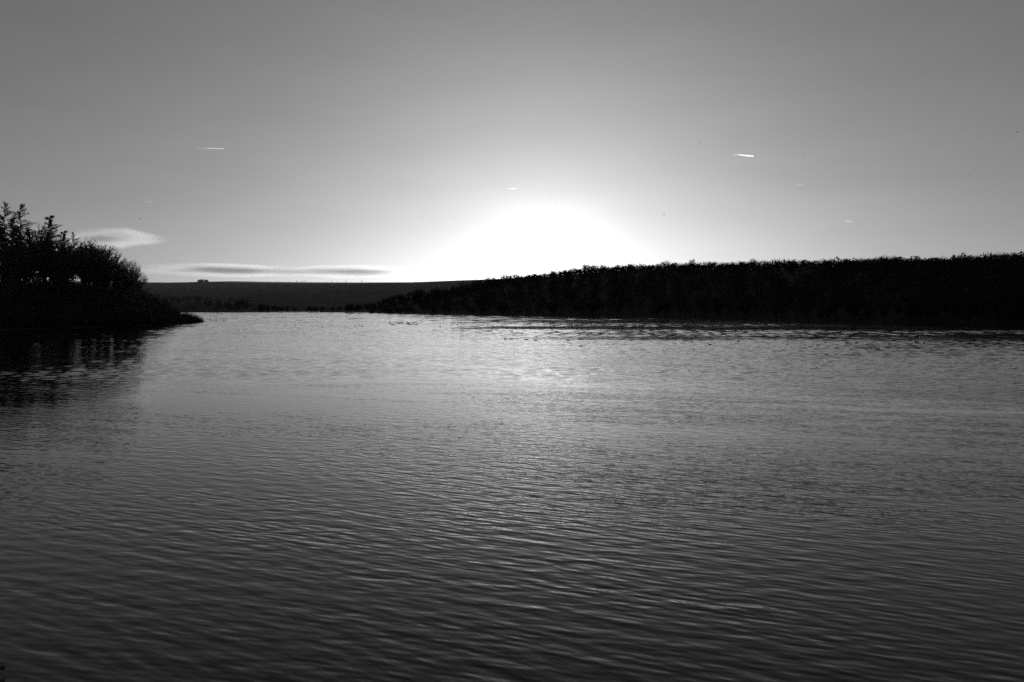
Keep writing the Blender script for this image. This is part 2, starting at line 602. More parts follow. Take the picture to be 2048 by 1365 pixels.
def pine(r, height, width):
    """pine with a clear stem and irregular needle clumps"""
    trunk, crown, tris = [], [], []
    n = 7
    bx = [r.gauss(0, .22) for _ in range(n + 1)]; bx[0] = 0
    by = [r.gauss(0, .22) for _ in range(n + 1)]; by[0] = 0
    pt = lambda t: (np.interp(t * n, range(n + 1), bx), np.interp(t * n, range(n + 1), by), t * height)
    for k in range(n):
        a, b = k / n, (k + 1) / n
        trunk.append((*pt(a), *pt(b), height * .014 * (1 - a * .85), height * .014 * (1 - b * .85)))
    t = .35
    while t < 1.0:
        u = (t - .35) / .65
        ln = width * (1.0 - .72 * u) * r.uniform(.4, 1.1)
        if r.random() < .3: ln *= .4
        az = r.uniform(0, 6.283)
        p = pt(t)
        for k in range(4):
            d = unit((math.cos(az), math.sin(az), .05 + .25 * k * u + r.gauss(0, .15)))
            az += r.gauss(0, .2)
            e = tuple(p[i] + d[i] * ln / 4 for i in range(3))
            crown.append((*p, *e, .07 * (1 - .2 * k), .07 * (.8 - .2 * k)))
            if k >= 1:
                for m in range(int(12 + ln * 5)):
                    c = [e[i] + r.gauss(0, .34) for i in range(3)]
                    s = .17
                    for j in range(3):
                        tris.append((c[0] + r.gauss(0, s), c[1] + r.gauss(0, s), c[2] + r.gauss(0, s)))
            p = e
        t += .020 + .012 * r.random()
    return trunk, crown, tris


def shrub(r, height, width, n=70, leaf=0):
    """many-stemmed bare shrub"""
    crown, tris = [], []
    for k in range(n):
        az = r.uniform(0, 6.283); out = r.uniform(.05, 1) ** .7
        p = (math.cos(az) * width * .22 * r.random(), math.sin(az) * width * .22 * r.random(), -.3)
        d = unit((math.cos(az) * out, math.sin(az) * out, 1.15 - .5 * out))
        ln = height * r.uniform(.7, 1.08) * (1 - .12 * out)
        steps = 4
        for j in range(steps):
            d = unit((d[0] + r.gauss(0, .13), d[1] + r.gauss(0, .13), d[2] + r.gauss(0, .08)))
            e = tuple(p[i] + d[i] * ln / steps for i in range(3))
            crown.append((*p, *e, .03 * (1 - .2 * j), .03 * (.8 - .2 * j) + .004))
            for m in range(4 if j else 1):
                v = unit((d[0] + r.gauss(0, .7), d[1] + r.gauss(0, .7), d[2] + r.gauss(0, .5)))
                l2 = ln * r.uniform(.08, .2)
                crown.append((*e, e[0] + v[0] * l2, e[1] + v[1] * l2, e[2] + v[2] * l2, .014, .006))
            for m in range(leaf):
                c = [e[i] + r.gauss(0, .28) for i in range(3)]
                for q in range(3):
                    tris.append((c[0] + r.gauss(0, .13), c[1] + r.gauss(0, .13), c[2] + r.gauss(0, .13)))
            p = e
    return [], crown, tris


def leafy(parts, r, n, size, spread, frm=0):
    """ivy, buds and dead leaves hanging in the crown"""
    trunk, crown, tris = parts
    tris = list(tris or [])
    for k in range(n):
        c = crown[r.randrange(frm, len(crown))]
        u = r.random()
        p = [c[i] + (c[i + 3] - c[i]) * u + r.gauss(0, spread) for i in range(3)]
        for j in range(3):
            tris.append((p[0] + r.gauss(0, size), p[1] + r.gauss(0, size), p[2] + r.gauss(0, size)))
    return trunk, crown, tris


def tree_meshes(name, parts, m_trunk, m_crown, sides=3, thick=1.0):
    trunk, crown, tris = parts
    mt = None
    if trunk:
        V, Q = tubes(trunk, 7)
        mt = mesh_np(name + '_trunk', V, Q, m_trunk, True)
    cs = np.array(crown); cs[:, 6:] *= thick
    V, Q = tubes(cs, sides)
    T = np.concatenate([Q[:, [0, 1, 2]], Q[:, [0, 2, 3]]])
    if tris:
        n0 = len(V)
        tv = np.array(tris)
        V = np.concatenate([V, tv])
        T = np.concatenate([T, np.arange(len(tv)).reshape(-1, 3) + n0])
    mc = mesh_np(name + '_crown', V, T, m_crown)
    return mt, mc


def plant(name, meshes, loc, rz, sc, label, cat, group=None, crown_name='crown'):
    mt, mc = meshes
    if mt is None:
        o = obj(name, mc, loc=loc)
    else:
        o = bpy.data.objects.new(name, None)
        COL.objects.link(o); o.location = loc
        o.empty_display_size = .5
        obj('trunk', mt, o); obj(crown_name, mc, o)
    o.rotation_euler = (0, 0, rz)
    o.scale = sc if isinstance(sc, tuple) else (sc, sc, sc)
    tag(o, label, cat, group)
    return o


R = random.Random(5)
P_LARCH = [tree_meshes('larch', leafy(larch(R, 26, 6.8, 1.35), R, 1800, .11, .14), M_BARK, M_TWIG, thick=2.2) for _ in range(2)]
P_FIR = [tree_meshes('conifer', leafy(larch(R, 22, 5.5, 1.3), R, 5200, .12, .14), M_BARK, M_NEEDLE, thick=2.2) for _ in range(2)]
P_THICK = [tree_meshes('ivy_tree', leafy(broadleaf(R, 15, .85, 5, 5, low=.19, dome=.42), R, 6500, .11, .22), M_BARK, M_NEEDLE, thick=2.2) for _ in range(4)]
P_SPRUCE = [tree_meshes('spruce', spruce(R, 20, 3.6), M_BARK, M_NEEDLE) for _ in range(2)]
P_PINE = [tree_meshes('pine', pine(R, 20, 4.4), M_BARK, M_NEEDLE) for _ in range(3)]
P_BROAD = [tree_meshes('broadleaf', broadleaf(R, 15, .8, 5, 5, low=.12, dome=R.uniform(.34, .46)), M_BARK, M_TWIG, thick=2.6) for _ in range(5)]
P_BARE = [tree_meshes('bare_tree', broadleaf(random.Random(40 + k), 12, .62, 6, 6, low=.10, dome=.36), M_BARK, M_TWIG, thick=1.4) for k in range(2)]
P_SHRUB = [tree_meshes('shrub', shrub(R, 5, 3.0, 60, 3), M_BARK, M_BUSH) for _ in range(4)]


def head_at(px, s):
    x, D, z = head_ground(np.array([px]), np.array([s]))
    return float(x[0]), float(D[0]), float(z[0])


def head_tree(name, protos, k, px, top, s, base_h, label, cat, wide=1.0, rz=None, group=None):
    """stand a tree on the headland so that it reaches row `top`"""
    x, D, z = head_at(px, s)
    h = EYE + (HZ - top) / F * D - z
    sc = h / base_h
    return plant(name, protos[k % len(protos)], (x, D, z - .1), R.uniform(0, 6.28) if rz is None else rz, (sc * wide, sc * wide, sc), label, cat, group)


# headland: the trees one can pick out against the sky
head_tree('larch_tree', P_LARCH, 0, 9, 402, .30, 26, 'tallest bare larch, its spire at the far left edge of the headland', 'tree', .85)
head_tree('larch_tree', P_LARCH, 1, 41, 407, .36, 26, 'broad bare larch with upturned branches, second tall spire on the headland', 'tree', 1.25)
head_tree('spruce_tree', P_SPRUCE, 0, 25, 429, .26, 20, 'dense dark spruce between the two tallest larches', 'tree', 1.0)
head_tree('conifer_tree', P_FIR, 0, 100, 432, .34, 22, 'ragged pointed conifer standing alone right of the tall larches', 'tree', 1.25)
head_tree('larch_tree', P_LARCH, 1, 147, 464, .40, 26, 'small bare larch with a leaning tip behind the rounded trees', 'tree', .9)
head_tree('spruce_tree', P_SPRUCE, 1, 233, 515, .42, 20, 'small pointed spruce just left of the bare round tree', 'tree', .7)
head_tree('bare_tree', P_BARE, 0, 252, 512, .40, 12, 'bare round-crowned tree at the right end of the headland wood', 'tree', 1.05)
head_tree('bare_tree', P_BARE, 1, 270, 536, .45, 12, 'low bare tree at the lowest right edge of the headland wood', 'tree', 1.1)
head_tree('broadleaf_tree', P_THICK, 0, 184, 476, .34, 15, 'large dome-crowned winter tree in the middle of the headland', 'tree', 1.2)
head_tree('broadleaf_tree', P_THICK, 1, 214, 494, .30, 15, 'rounded winter tree on the falling right shoulder of the headland wood', 'tree', 1.2)
head_tree('broadleaf_tree', P_THICK, 2, 162, 479, .36, 15, 'full round-headed winter tree left of the large dome', 'tree', 1.1)
head_tree('broadleaf_tree', P_THICK, 3, 200, 483, .38, 15, 'round-headed winter tree close behind the large dome', 'tree', 1.1)
head_tree('broadleaf_tree', P_BROAD, 2, 76, 446, .38, 15, 'twiggy winter tree between the broad larch and the ragged pine', 'tree', .7)
head_tree('spruce_tree', P_SPRUCE, 1, -4, 420, .33, 20, 'dark spruce cut by the left edge of the picture', 'tree', 1.1)
G_IN = 'trees inside the headland wood'
for px, top, s, kind in [(12, 470, .2, 'b'), (58, 455, .24, 'f'), (92, 475, .22, 's'), (118, 470, .27, 'b'), (128, 462, .33, 'f'), (112, 488, .2, 'b'), (142, 486, .22, 'b'), (84, 462, .30, 'b'), (48, 470, .30, 'b'), (66, 485, .2, 'f'), (5, 455, .24, 'f'), 
                         (160, 478, .28, 'b'), (196, 505, .22, 'b'), (216, 515, .26, 'b'), (230, 520, .22, 'b'), (35, 450, .22, 'f'), (-30, 415, .3, 'p'), (-55, 430, .25, 's'),
                         (-80, 410, .3, 'p'), (-120, 420, .3, 'b'), (-160, 405, .3, 'p'), (-210, 400, .3, 's'), (-260, 410, .3, 'b'), (243, 532, .26, 'b'), (20, 500, .14, 's')]:
    if kind == 'b':
        head_tree('broadleaf_tree', P_THICK, R.randrange(4), px, top, s, 15, 'winter broadleaf tree crowded inside the dark headland wood', 'tree', 1.0, group=G_IN)
    elif kind == 'f':
        head_tree('conifer_tree', P_FIR, R.randrange(2), px, top, s, 22, 'dark ragged conifer crowded inside the headland wood', 'tree', 1.1, group=G_IN)
    elif kind == 'p':
        head_tree('pine_tree', P_PINE, R.randrange(3), px, top, s, 20, 'dark pine crowded inside the headland wood', 'tree', 1.0, group=G_IN)
    else:
        head_tree('spruce_tree', P_SPRUCE, R.randrange(2), px, top, s, 20, 'dark spruce crowded inside the headland wood', 'tree', 1.0, group=G_IN)

# headland thicket
def head_shrub(px, s, h, label, group):
    x, D, z = head_at(px, s)
    sc = h / 5
    plant('shrub', P_SHRUB[R.randrange(4)], (x, D, z - .1), R.uniform(0, 6.28), (sc * 1.15, sc * 1.15, sc), label, 'shrub', group)


for px in range(-260, 270, 16):
    for s in (.03, .10, .18, .26):
        head_shrub(px + R.uniform(-7, 7), s + R.uniform(-.02, .02), R.uniform(3.6, 5.2) + (R.uniform(-.6, 1.6) if s > .15 else 0), ('dark leafless shrub leaning over the water along the headland shore' if s < .06 else 'dark leafless shrub halfway up the headland bank' if s < .14 else 'tall dark shrub growing between the trunks of the headland wood'), 'shrubs of the headland thicket')
for px in range(60, 262, 11):
    for s in (.34, .44):
        head_shrub(px + R.uniform(-5, 5), s + R.uniform(-.03, .03), R.uniform(4.2, 6.2), 'evergreen shrub filling the gaps at the back of the headland wood', 'shrubs behind the headland trunks')
for px in range(262, 404, 7):
    hh = np.interp(px, [262, 300, 330, 360, 385, 404], [5.2, 4.6, 3.4, 2.6, 2.0, 1.4])
    for s in (.05, .16, .3, .5):
        head_shrub(px + R.uniform(-3, 3), s + R.uniform(-.03, .03), hh * R.uniform(.55, 1.3), ('dark shrub below the bare round tree at the end of the wood' if px < 310 else 'low dark shrub halfway along the tapering point' if px < 360 else 'lowest dark shrub near the tip of the headland point'), 'shrubs on the point')

# reeds off the point
def reed_clump(px, py, n, h, label):
    D = EYE * F / (py - HZ)
    x = (px - 1024) / F * D
    segs = []
    for k in range(n):
        a, b = R.gauss(0, .8), R.gauss(0, .5)
        hh = h * R.uniform(.4, 1.0)
        lx = R.gauss(0, .18) * hh
        segs.append((a, b, -.3, a + lx * .4, b, hh * .6, .025, .02))
        segs.append((a + lx * .4, b, hh * .6, a + lx, b, hh, .02, .008))
    V, Q = tubes(segs, 3)
    tag(obj('reed_clump', mesh_np('reed_clump', V, Q, M_REED), loc=(x, D, 0)), label, 'reeds')


reed_clump(421, 642, 16, 1.3, 'thin reeds in the water just off the headland point')
reed_clump(434, 642, 14, 1.5, 'middle clump of thin reeds off the headland point')
reed_clump(447, 643, 18, 1.9, 'tallest clump of reeds, farthest out from the headland point')

# ------------------------------------------------------------------ trees of the right-hand hill
def hill_tree(px, s, top, label, group, k=None, jig=0, wide=1.0, minh=6):
    x, D, z = right_ground(np.array([px]), np.array([s]))
    x, D, z = float(x[0]), float(D[0]), float(z[0])
    h = minh if top is None else max(minh, EYE + (HZ - top) / F * D - z)
    sc = h / 15
    k = R.randrange(5) if k is None else k
    plant('broadleaf_tree', P_BROAD[k], (x, D, z - .2), R.uniform(0, 6.28), (sc * wide, sc * wide, sc), label, 'tree', group)


CREST = 'trees along the crest of the wooded hill'
px = 952.0
while px < 2090:
    top = float(interp(px, TOP_R)) + R.gauss(0, 2.0) + 1.8 * math.sin(px * .031) + 1.4 * math.sin(px * .083 + 1) - .5
    lab = ('small rounded tree on the crest where the hill meets the glow' if px < 1190 else
           'feathery winter tree on the hill crest right of the glow' if px < 1560 else
           'winter tree on the high crest towards the right edge')
    hill_tree(px, .99 + R.uniform(-.03, .02), top, lab, CREST, wide=R.uniform(1.2, 1.9), minh=6)
    px += R.uniform(8, 17) * (1 if px > 1190 else .85)
for px, top, lab in [(1385, 515.5, 'tallest twiggy crown standing up from the crest right of the glow'), (1178, 528, 'spiky dark crown on the crest just right of the sun glow'),
                     (1507, 514.5, 'rounded crown standing proud of the crest above the dark slope'), (1766, 508.5, 'broad crown standing proud near the right end of the crest')]:
    hill_tree(px, 1.0, top, lab, None)
for k in range(70):
    px = R.uniform(960, 2090)
    hill_tree(px, R.uniform(.82, .95), float(interp(px, TOP_R)) + R.uniform(5, 12), ('dark tree just below the crest under the glow' if px < 1250 else 'dark tree just below the crest in the middle of the hill' if px < 1650 else 'dark tree just below the crest near the right edge'), 'trees below the crest', minh=6)
for k in range(60):
    px = R.uniform(770, 2080)
    hill_tree(px, R.uniform(.01, .05), None, ('tree at the water edge left of and under the glow' if px < 1090 else 'tree at the water edge under the middle of the wooded hill' if px < 1560 else 'tree at the water edge towards the right side'), 'trees along the right shore', minh=R.uniform(6, 11))
NOSE = 'trees on the low nose of the wooded hill'
for k in range(46):
    px = R.uniform(660, 960)
    hill_tree(px, R.uniform(.3, 1.0), float(interp(px, TOP_R)) + R.gauss(0, 2.5), ('small dark tree at the lowest tip of the hill nose on the far shore' if px < 780 else 'dark tree on the rising slope of the hill nose below the moor line'), NOSE, minh=7, wide=R.uniform(.9, 1.3))

# the wood itself: a mass of crowns nobody could count
def wood(name, pts, hs, label, seed, nf=80, size=.055):
    r = np.random.default_rng(seed)
    n = len(pts)
    pts = np.asarray(pts); hs = np.asarray(hs)
    d = r.normal(size=(n, nf, 3)); d /= np.linalg.norm(d, axis=2, keepdims=True)
    rad = r.uniform(.45, 1, size=(n, nf, 1)) ** .6
    c = d * rad * np.stack([hs * .38, hs * .38, hs * .40], 1)[:, None, :]
    c[..., 2] += (hs * np.where(hs < 6.6, .38, .58))[:, None]
    tri = c[:, :, None, :] + r.normal(size=(n, nf, 3, 3)) * (hs * size)[:, None, None, None]
    tri += pts[:, None, None, :]
    V = tri.reshape(-1, 3)
    T = np.arange(len(V)).reshape(-1, 3)
    segs = np.concatenate([pts - [0, 0, .3], pts + np.stack([0 * hs, 0 * hs, hs * .8], 1), (hs * .018)[:, None], (hs * .006)[:, None]], 1)
    V2, Q2 = tubes(segs, 3)
    T = np.concatenate([T, np.concatenate([Q2[:, [0, 1, 2]], Q2[:, [0, 2, 3]]]) + len(V)])
    V = np.concatenate([V, V2])
    o = obj(name, mesh_np(name, V, T, M_WOOD))
    tag(o, label, 'wood', kind='stuff')


r = np.random.default_rng(77)
n = 3000
px = r.uniform(740, 2350, n); s = np.where(np.arange(n) % 3 == 0, r.uniform(.8, 1.08, n), r.uniform(.015, 1.0, n))
x, D, z = right_ground(px, s)
hs = r.uniform(7, 11, n) * np.clip((px - 600) / 300, .6, 1) * np.interp(s, [0, .7, .85, 1.1], [1, 1, .62, .55])
m = 1300                                     # understorey along the crest
px2 = r.uniform(940, 2350, m)
x2, D2, z2 = right_ground(px2, r.uniform(.9, 1.06, m))
x, D, z, s = np.append(x, x2), np.append(D, D2), np.append(z, z2), np.append(s, np.ones(m))
hs = np.append(hs, r.uniform(3, 5.5, m))
keep = s < 2.0
keep = s < .8
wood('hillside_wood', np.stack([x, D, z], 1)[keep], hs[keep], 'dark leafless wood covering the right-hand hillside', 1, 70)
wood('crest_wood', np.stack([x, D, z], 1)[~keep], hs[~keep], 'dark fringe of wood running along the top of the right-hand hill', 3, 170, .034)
n = 700
px = r.uniform(-300, 560, n); s = r.uniform(.02, 1.1, n)
x, D, z = spur_ground(px, s)
wood('far_shore_wood', np.stack([x, D, z], 1), r.uniform(6, 9, n), 'dark wood on the low slope beyond the headland', 2, 50)

FARB = 'trees along the far shore'
for k in range(44):
    px = R.uniform(430, 800)
    s = R.uniform(.02, .5)
    x, D, z = spur_ground(np.array([px]), np.array([s]))
    hh = R.uniform(5, 9) if px < 680 else R.uniform(8, 13)
    sc = hh / 15
    plant('broadleaf_tree', P_BROAD[R.randrange(5)], (float(x[0]), float(D[0]), float(z[0]) - .2), R.uniform(0, 6.28), (sc * 1.3, sc * 1.3, sc),
          'small dark tree on the far shore at the head of the lake', 'tree', FARB)

# copse and lone trees on the moor skyline
def moor_at(px):
    x, D, z = moor_ground(np.array([px]), np.array([.995]))
    return float(x[0]), float(D[0]), float(z[0])


x0, D0, z0 = moor_at(407)
cr = np.random.default_rng(5)
tri, segs = [], []
for k in range(26):
    a = cr.uniform(-1, 1)
    hx, hh = a * 27, (15 - 5 * abs(a + .1)) * cr.uniform(.8, 1.1)
    oy = cr.uniform(-14, 14)
    segs.append((hx, oy, -3, hx, oy, hh * .8, .4, .1))
    for j in range(170):
        d = cr.normal(size=3); d /= np.linalg.norm(d); d *= cr.uniform(.5, 1) ** .5
        c = np.array([hx, oy, hh * .45]) + d * np.array([5.0, 5.0, hh * .50])
        tri.append(c + cr.normal(size=(3, 3)) * .9)
V = np.concatenate(tri); T = np.arange(len(V)).reshape(-1, 3)
V2, Q2 = tubes(segs, 3)
T = np.concatenate([T, np.concatenate([Q2[:, [0, 1, 2]], Q2[:, [0, 2, 3]]]) + len(V)]); V = np.concatenate([V, V2])
tag(obj('tree_copse', mesh_np('tree_copse', V, T, M_WOOD), loc=(x0, D0, z0 - 1)), 'dense copse of trees standing alone on the moor skyline', 'copse')
for px, hpx in [(552, 2.5), (557, 3), (578, 2.5), (594, 3.5), (602, 2.5), (606, 2.5), (611, 3.5), (652, 2.5), (664, 3.5), (674, 2.5), (692, 4), (723, 4), (830, 2.5), (892, 3), (915, 2.5), (920, 3), (926, 3), (950, 4)]:
    x, D, z = moor_at(px)
    hh = hpx / F * D
    plant('broadleaf_tree', P_BROAD[R.randrange(5)], (x, D, z - .5), R.uniform(0, 6.28), (hh / 15 * 1.2, hh / 15 * 1.2, hh / 15), 'tiny lone tree on the distant moor skyline', 'tree', 'lone trees on the moor')

# ------------------------------------------------------------------ near bank, bottom left: stony edge of the dam the camera stands on
A = np.array([-8.4, 12.25]); B = np.array([-6.6, 11.35])
dirv = (B - A) / np.linalg.norm(B - A); inn = np.array([dirv[1], -dirv[0]])
if np.dot(inn, -A) < 0: inn = -inn
us = np.linspace(-40, 60, 60); vs = np.concatenate([[-3, -1.2], np.linspace(-.4, 14, 22)])
U, Vv = np.meshgrid(us, vs)
gx = A[0] + dirv[0] * U + inn[0] * Vv; gy = A[1] + dirv[1] * U + inn[1] * Vv
gz = np.where(Vv < 9, Vv * .40, 3.6 + 0 * Vv) + .05 * vnoise(gx * 2, gy * 2, 3, 3) - .05
bank = obj('near_bank', mesh_np('near_bank', np.stack([gx, gy, gz], -1).reshape(-1, 3), grid_faces(*U.shape), M_BANK, True))
tag(bank, kind='structure')


def stone_mesh(r):
    import bmesh
    bm = bmesh.new()
    bmesh.ops.create_icosphere(bm, subdivisions=2, radius=1)
    ph = [r.uniform(0, 6) for _ in range(6)]
    for v in bm.verts:
        c = v.co
        k = 1 + .16 * math.sin(2.3 * c.x + ph[0]) + .14 * math.sin(2.9 * c.y + ph[1]) + .12 * math.sin(3.1 * c.z + ph[2])
        v.co = Vector((max(-.8, min(.8, c.x * k)), max(-.75, min(.75, c.y * k)) * .8, max(-.6, min(.62, c.z * k)) * .75))
    me = bpy.data.meshes.new('stone'); bm.to_mesh(me); bm.free()
    me.materials.append(M_STONE)
    return me


STONES = [stone_mesh(R) for _ in range(4)]
for k in range(70):
    u = R.uniform(-5, 5); v = R.uniform(-.25, 1.6)
    s = R.uniform(.06, .17)
    o = obj('stone', STONES[k % 4], bank, (A[0] + dirv[0] * u + inn[0] * v, A[1] + dirv[1] * u + inn[1] * v, v * .40 + s * .1))
    o.rotation_euler = (R.uniform(-.4, .4), R.uniform(-.4, .4), R.uniform(0, 6.28)); o.scale = (s, s, s)

# ------------------------------------------------------------------ waterfowl
def duck_mesh(variant):
    """body, tail, neck, head and bill as one lofted body; waterline at z = 0, head towards +x"""
    r = random.Random(variant)
    hn = [.11, .16, .07][variant]           # how high the head is held
    st = [(-.30, .085, .012, .02), (-.24, .075, .05, .045), (-.14, .06, .10, .085), (0, .055, .125, .10), (.12, .06, .11, .095), (.19, .085, .065, .07),
          (.215, .09 + hn * .45, .036, .036), (.225, .09 + hn * .75, .034, .034), (.245, .09 + hn, .045, .042), (.285, .088 + hn, .035, .034), (.315, .08 + hn, .016, .012), (.36, .075 + hn, .010, .006)]
    ns = 10
    V, Q = [], []
    for i, (x, z, ry, rz) in enumerate(st):
        if 5 < i < 8:                       # neck rings lie flat
            ring = [(x + rz * math.cos(2 * math.pi * k / ns) * 1.0, ry * math.sin(2 * math.pi * k / ns), z - .25 * rz * math.cos(2 * math.pi * k / ns)) for k in range(ns)]
            ring = ring[::1]
            ring = [(x - rz * math.cos(2 * math.pi * k / ns), ry * math.sin(2 * math.pi * k / ns), z + .3 * rz * math.cos(2 * math.pi * k / ns)) for k in range(ns)]
        else:
            ring = [(x, ry * math.sin(2 * math.pi * k / ns), z + rz * math.cos(2 * math.pi * k / ns)) for k in range(ns)]
        V += ring
    for i in range(len(st) - 1):
        for k in range(ns):
            k2 = (k + 1) % ns
            Q.append((i * ns + k, i * ns + k2, (i + 1) * ns + k2, (i + 1) * ns + k))
    return mesh_np('waterfowl', V, Q, M_BIRD, True)


DUCKS = [duck_mesh(k) for k in range(3)]


def duck(px, py, label, group, k=None, sc=None, rz=None):
    D = EYE * F / (py - HZ)
    o = obj('duck', DUCKS[R.randrange(3) if k is None else k], loc=((px - 1024) / F * D, D, -.015))
    s = R.uniform(.8, 1.1) if sc is None else sc
    s *= .9
    o.scale = (s, s, s * .85)
    o.rotation_euler = (0, 0, (R.choice((0, math.pi)) + R.gauss(0, .5)) if rz is None else rz)
    tag(o, label, 'duck', group)


G1 = 'ducks strung out off the headland'
for px, py in [(569, 653), (590, 653), (622, 651), (630, 652), (636, 653), (645, 653), (657, 652), (662, 652), (676, 652), (690, 653), (711, 653), (718, 651), (723, 652), (726, 654), (740, 651)]:
    duck(px, py, 'small dark duck in the line strung out left of the main flock', G1, sc=1.0)
for k in range(34):
    duck(R.uniform(445, 640), R.gauss(635.5, .7), 'speck of a duck far out beside the headland point', 'far ducks beside the point', sc=1.0)
for k in range(52):
    duck(R.triangular(758, 846, 812), R.triangular(641, 651.5, 647), 'small dark duck in the dense flock at the middle of the lake', 'the dense flock of ducks', sc=1.3)
G2 = 'scattered ducks below the glow'
for px, py in [(868, 661), (880, 654), (881, 651), (903, 651), (915, 650), (975, 652), (970, 656), (994, 653), (985, 657), (994, 661), (1004, 653), (1010, 657), (1013, 658), (1030, 657), (1049, 657), (1024, 664),
               (1105, 663), (1115, 664), (1146, 658), (1153, 658), (1175, 663), (1200, 662), (1255, 665), (1290, 664)]:
    duck(px, py, 'small dark duck scattered on bright water below the glow', G2, sc=1.25)
G3 = 'ducks along the near edge of the dark ripple'
for px, py in [(1011, 679), (1023, 679), (1053, 680), (1072, 681), (1136, 682), (1158, 679), (1163, 679)]:
    duck(px, py, 'dark duck along the near edge of the rippled band', G3, sc=1.15)
duck(1161, 693, 'lone dark duck nearest the viewer below the glow', None, 0, 1.15)
duck(1383, 679, 'upper of two dark ducks one above the other right of the glow', None, 0, 1.15, 0)
duck(1384, 685, 'lower of two dark ducks one above the other right of the glow', None, 0, 1.15, 3.1)
duck(1420, 690, 'single dark duck just right of and below the pair', None, 0, 1.15)
duck(1477, 683, 'single dark duck between the pair and the right-hand flock', None, 1, 1.15)
G4 = 'ducks of the right-hand flock'
for px, py in [(1637, 691), (1652, 685), (1694, 687), (1713, 687), (1760, 682), (1785, 682), (1790, 682), (1780, 689), (1820, 682), (1834, 686), (1848, 687), (1876, 675), (1897, 680), (1910, 680), (1923, 684),
               (1931, 695), (1970, 695), (1938, 677), (1945, 681), (1950, 682), (1971, 676), (2045, 682), (1670, 671), (1700, 675), (1757, 672), (1490, 667), (1518, 668), (1815, 673)]:
    duck(px, py, 'dark duck in the loose flock near the right edge', G4, sc=1.15)
duck(1833, 674.5, 'upright long-necked bird standing tall among the right-hand flock', None, 1, 2.2, .4)

# ------------------------------------------------------------------ birds in the air
def gull_mesh(dih):
    st = [(-.22, .0, .012), (-.15, .0, .04), (0, 0, .06), (.12, .0, .05), (.2, .01, .032), (.25, .0, .008)]
    ns = 8
    V, Q = [], []
    for x, z, rr in st:
        V += [(x, rr * math.sin(2 * math.pi * k / ns), z + rr * math.cos(2 * math.pi * k / ns)) for k in range(ns)]
    for i in range(len(st) - 1):
        for k in range(ns):
            k2 = (k + 1) % ns
            Q.append((i * ns + k, i * ns + k2, (i + 1) * ns + k2, (i + 1) * ns + k))
    for sgn in (-1, 1):                     # wings: inner panel, outer panel, with thickness
        n0 = len(V)
        ribs = [(0.03, 0, .10, -.09), (.26, .12 * dih + .03, .13, -.06), (.48, .10 * dih + .02, .06, -.08), (.62, .02 * dih, -.06, -.10)]
        for yy, zz, le, te in ribs:
            V += [(le, sgn * yy, zz), ((le + te) / 2, sgn * yy, zz + .018), (te, sgn * yy, zz), ((le + te) / 2, sgn * yy, zz - .012)]
        for i in range(3):
            for k in range(4):
                k2 = (k + 1) % 4
                Q.append((n0 + i * 4 + k, n0 + i * 4 + k2, n0 + i * 4 + 4 + k2, n0 + i * 4 + 4 + k))
    return mesh_np('gull', V, Q, M_GULL, True)


GULLS = [gull_mesh(k) for k in (1.3, .3, -1.0)]
FLY = [(1399, 289, 7, 'dark flying bird just above and left of the bright right-hand vapour trail'), (1607, 310, 6, 'flying bird right of the bright right-hand vapour trail'),
       (1941, 350, 7, 'flying bird near the right edge, above the hill'), (2034, 264, 8, 'highest flying bird at the right edge'),
       (2022, 408, 5, 'lowest flying bird at the right edge'), (1861, 295, 5, 'flying bird between the trail and the right edge'),
       (1328, 429, 7, 'flying bird at the right side of the glow'), (842, 437, 7, 'flying bird at the left side of the glow'),
       (1112, 403, 6, 'flying bird inside the glow above the sun'), (968, 417, 4, 'small flying bird at the upper left of the glow'), (907, 434, 4, 'small flying bird in the left of the glow'),
       (1341, 514, 4, 'small bird flying just above the hill crest'), (1483, 434, 4, 'small bird flying over the middle of the hill'), (1145, 467, 3, 'tiny bird in the middle of the glow'),
       (1101, 390, 3, 'tiny bird at the top of the glow, the lower one'), (1118, 382, 3, 'tiny bird at the top of the glow, the upper one'),
       (91, 405, 7, 'flying bird above the headland trees'), (280, 438, 6, 'flying bird above the small cloud right of the headland'), (1043, 84, 4, 'small bird high above the glow'),
       (1266, 37, 4, 'small bird high up at the top right of centre'), (1188, 66, 4, 'small bird high up between two others'), (393, 528, 4, 'small bird just above the long cloud'),
       (343, 521, 3, 'tiny bird above the left end of the long cloud'), (688, 492, 4, 'small bird above the right-hand cloud'), (138, 314, 4, 'small bird high above the headland'),
       (1147, 7, 4, 'tiny bird at the very top of the picture')]
for px, py, size, lab in FLY:
    D = 1.05 * F / size
    o = obj('gull', GULLS[R.randrange(3)], loc=W(px, py, D))
    o.rotation_euler = (R.gauss(0, .35), R.gauss(0, .15), R.choice((1, -1)) * math.radians(90) + R.gauss(0, .45))
    tag(o, lab, 'bird', 'birds in the air')

# ------------------------------------------------------------------ vapour trails
def volume_mat(name, dens, g, soft=None):
    m = bpy.data.materials.new(name)
    m.use_nodes = True
    t = m.node_tree
    t.nodes.clear()
    out = t.nodes.new('ShaderNodeOutputMaterial')
    v = t.nodes.new('ShaderNodeVolumePrincipled')
    v.inputs['Color'].default_value = (.97, .97, .97, 1)
    v.inputs['Density'].default_value = dens
    v.inputs['Anisotropy'].default_value = g
    t.links.new(v.outputs[0], out.inputs['Volume'])
    return m


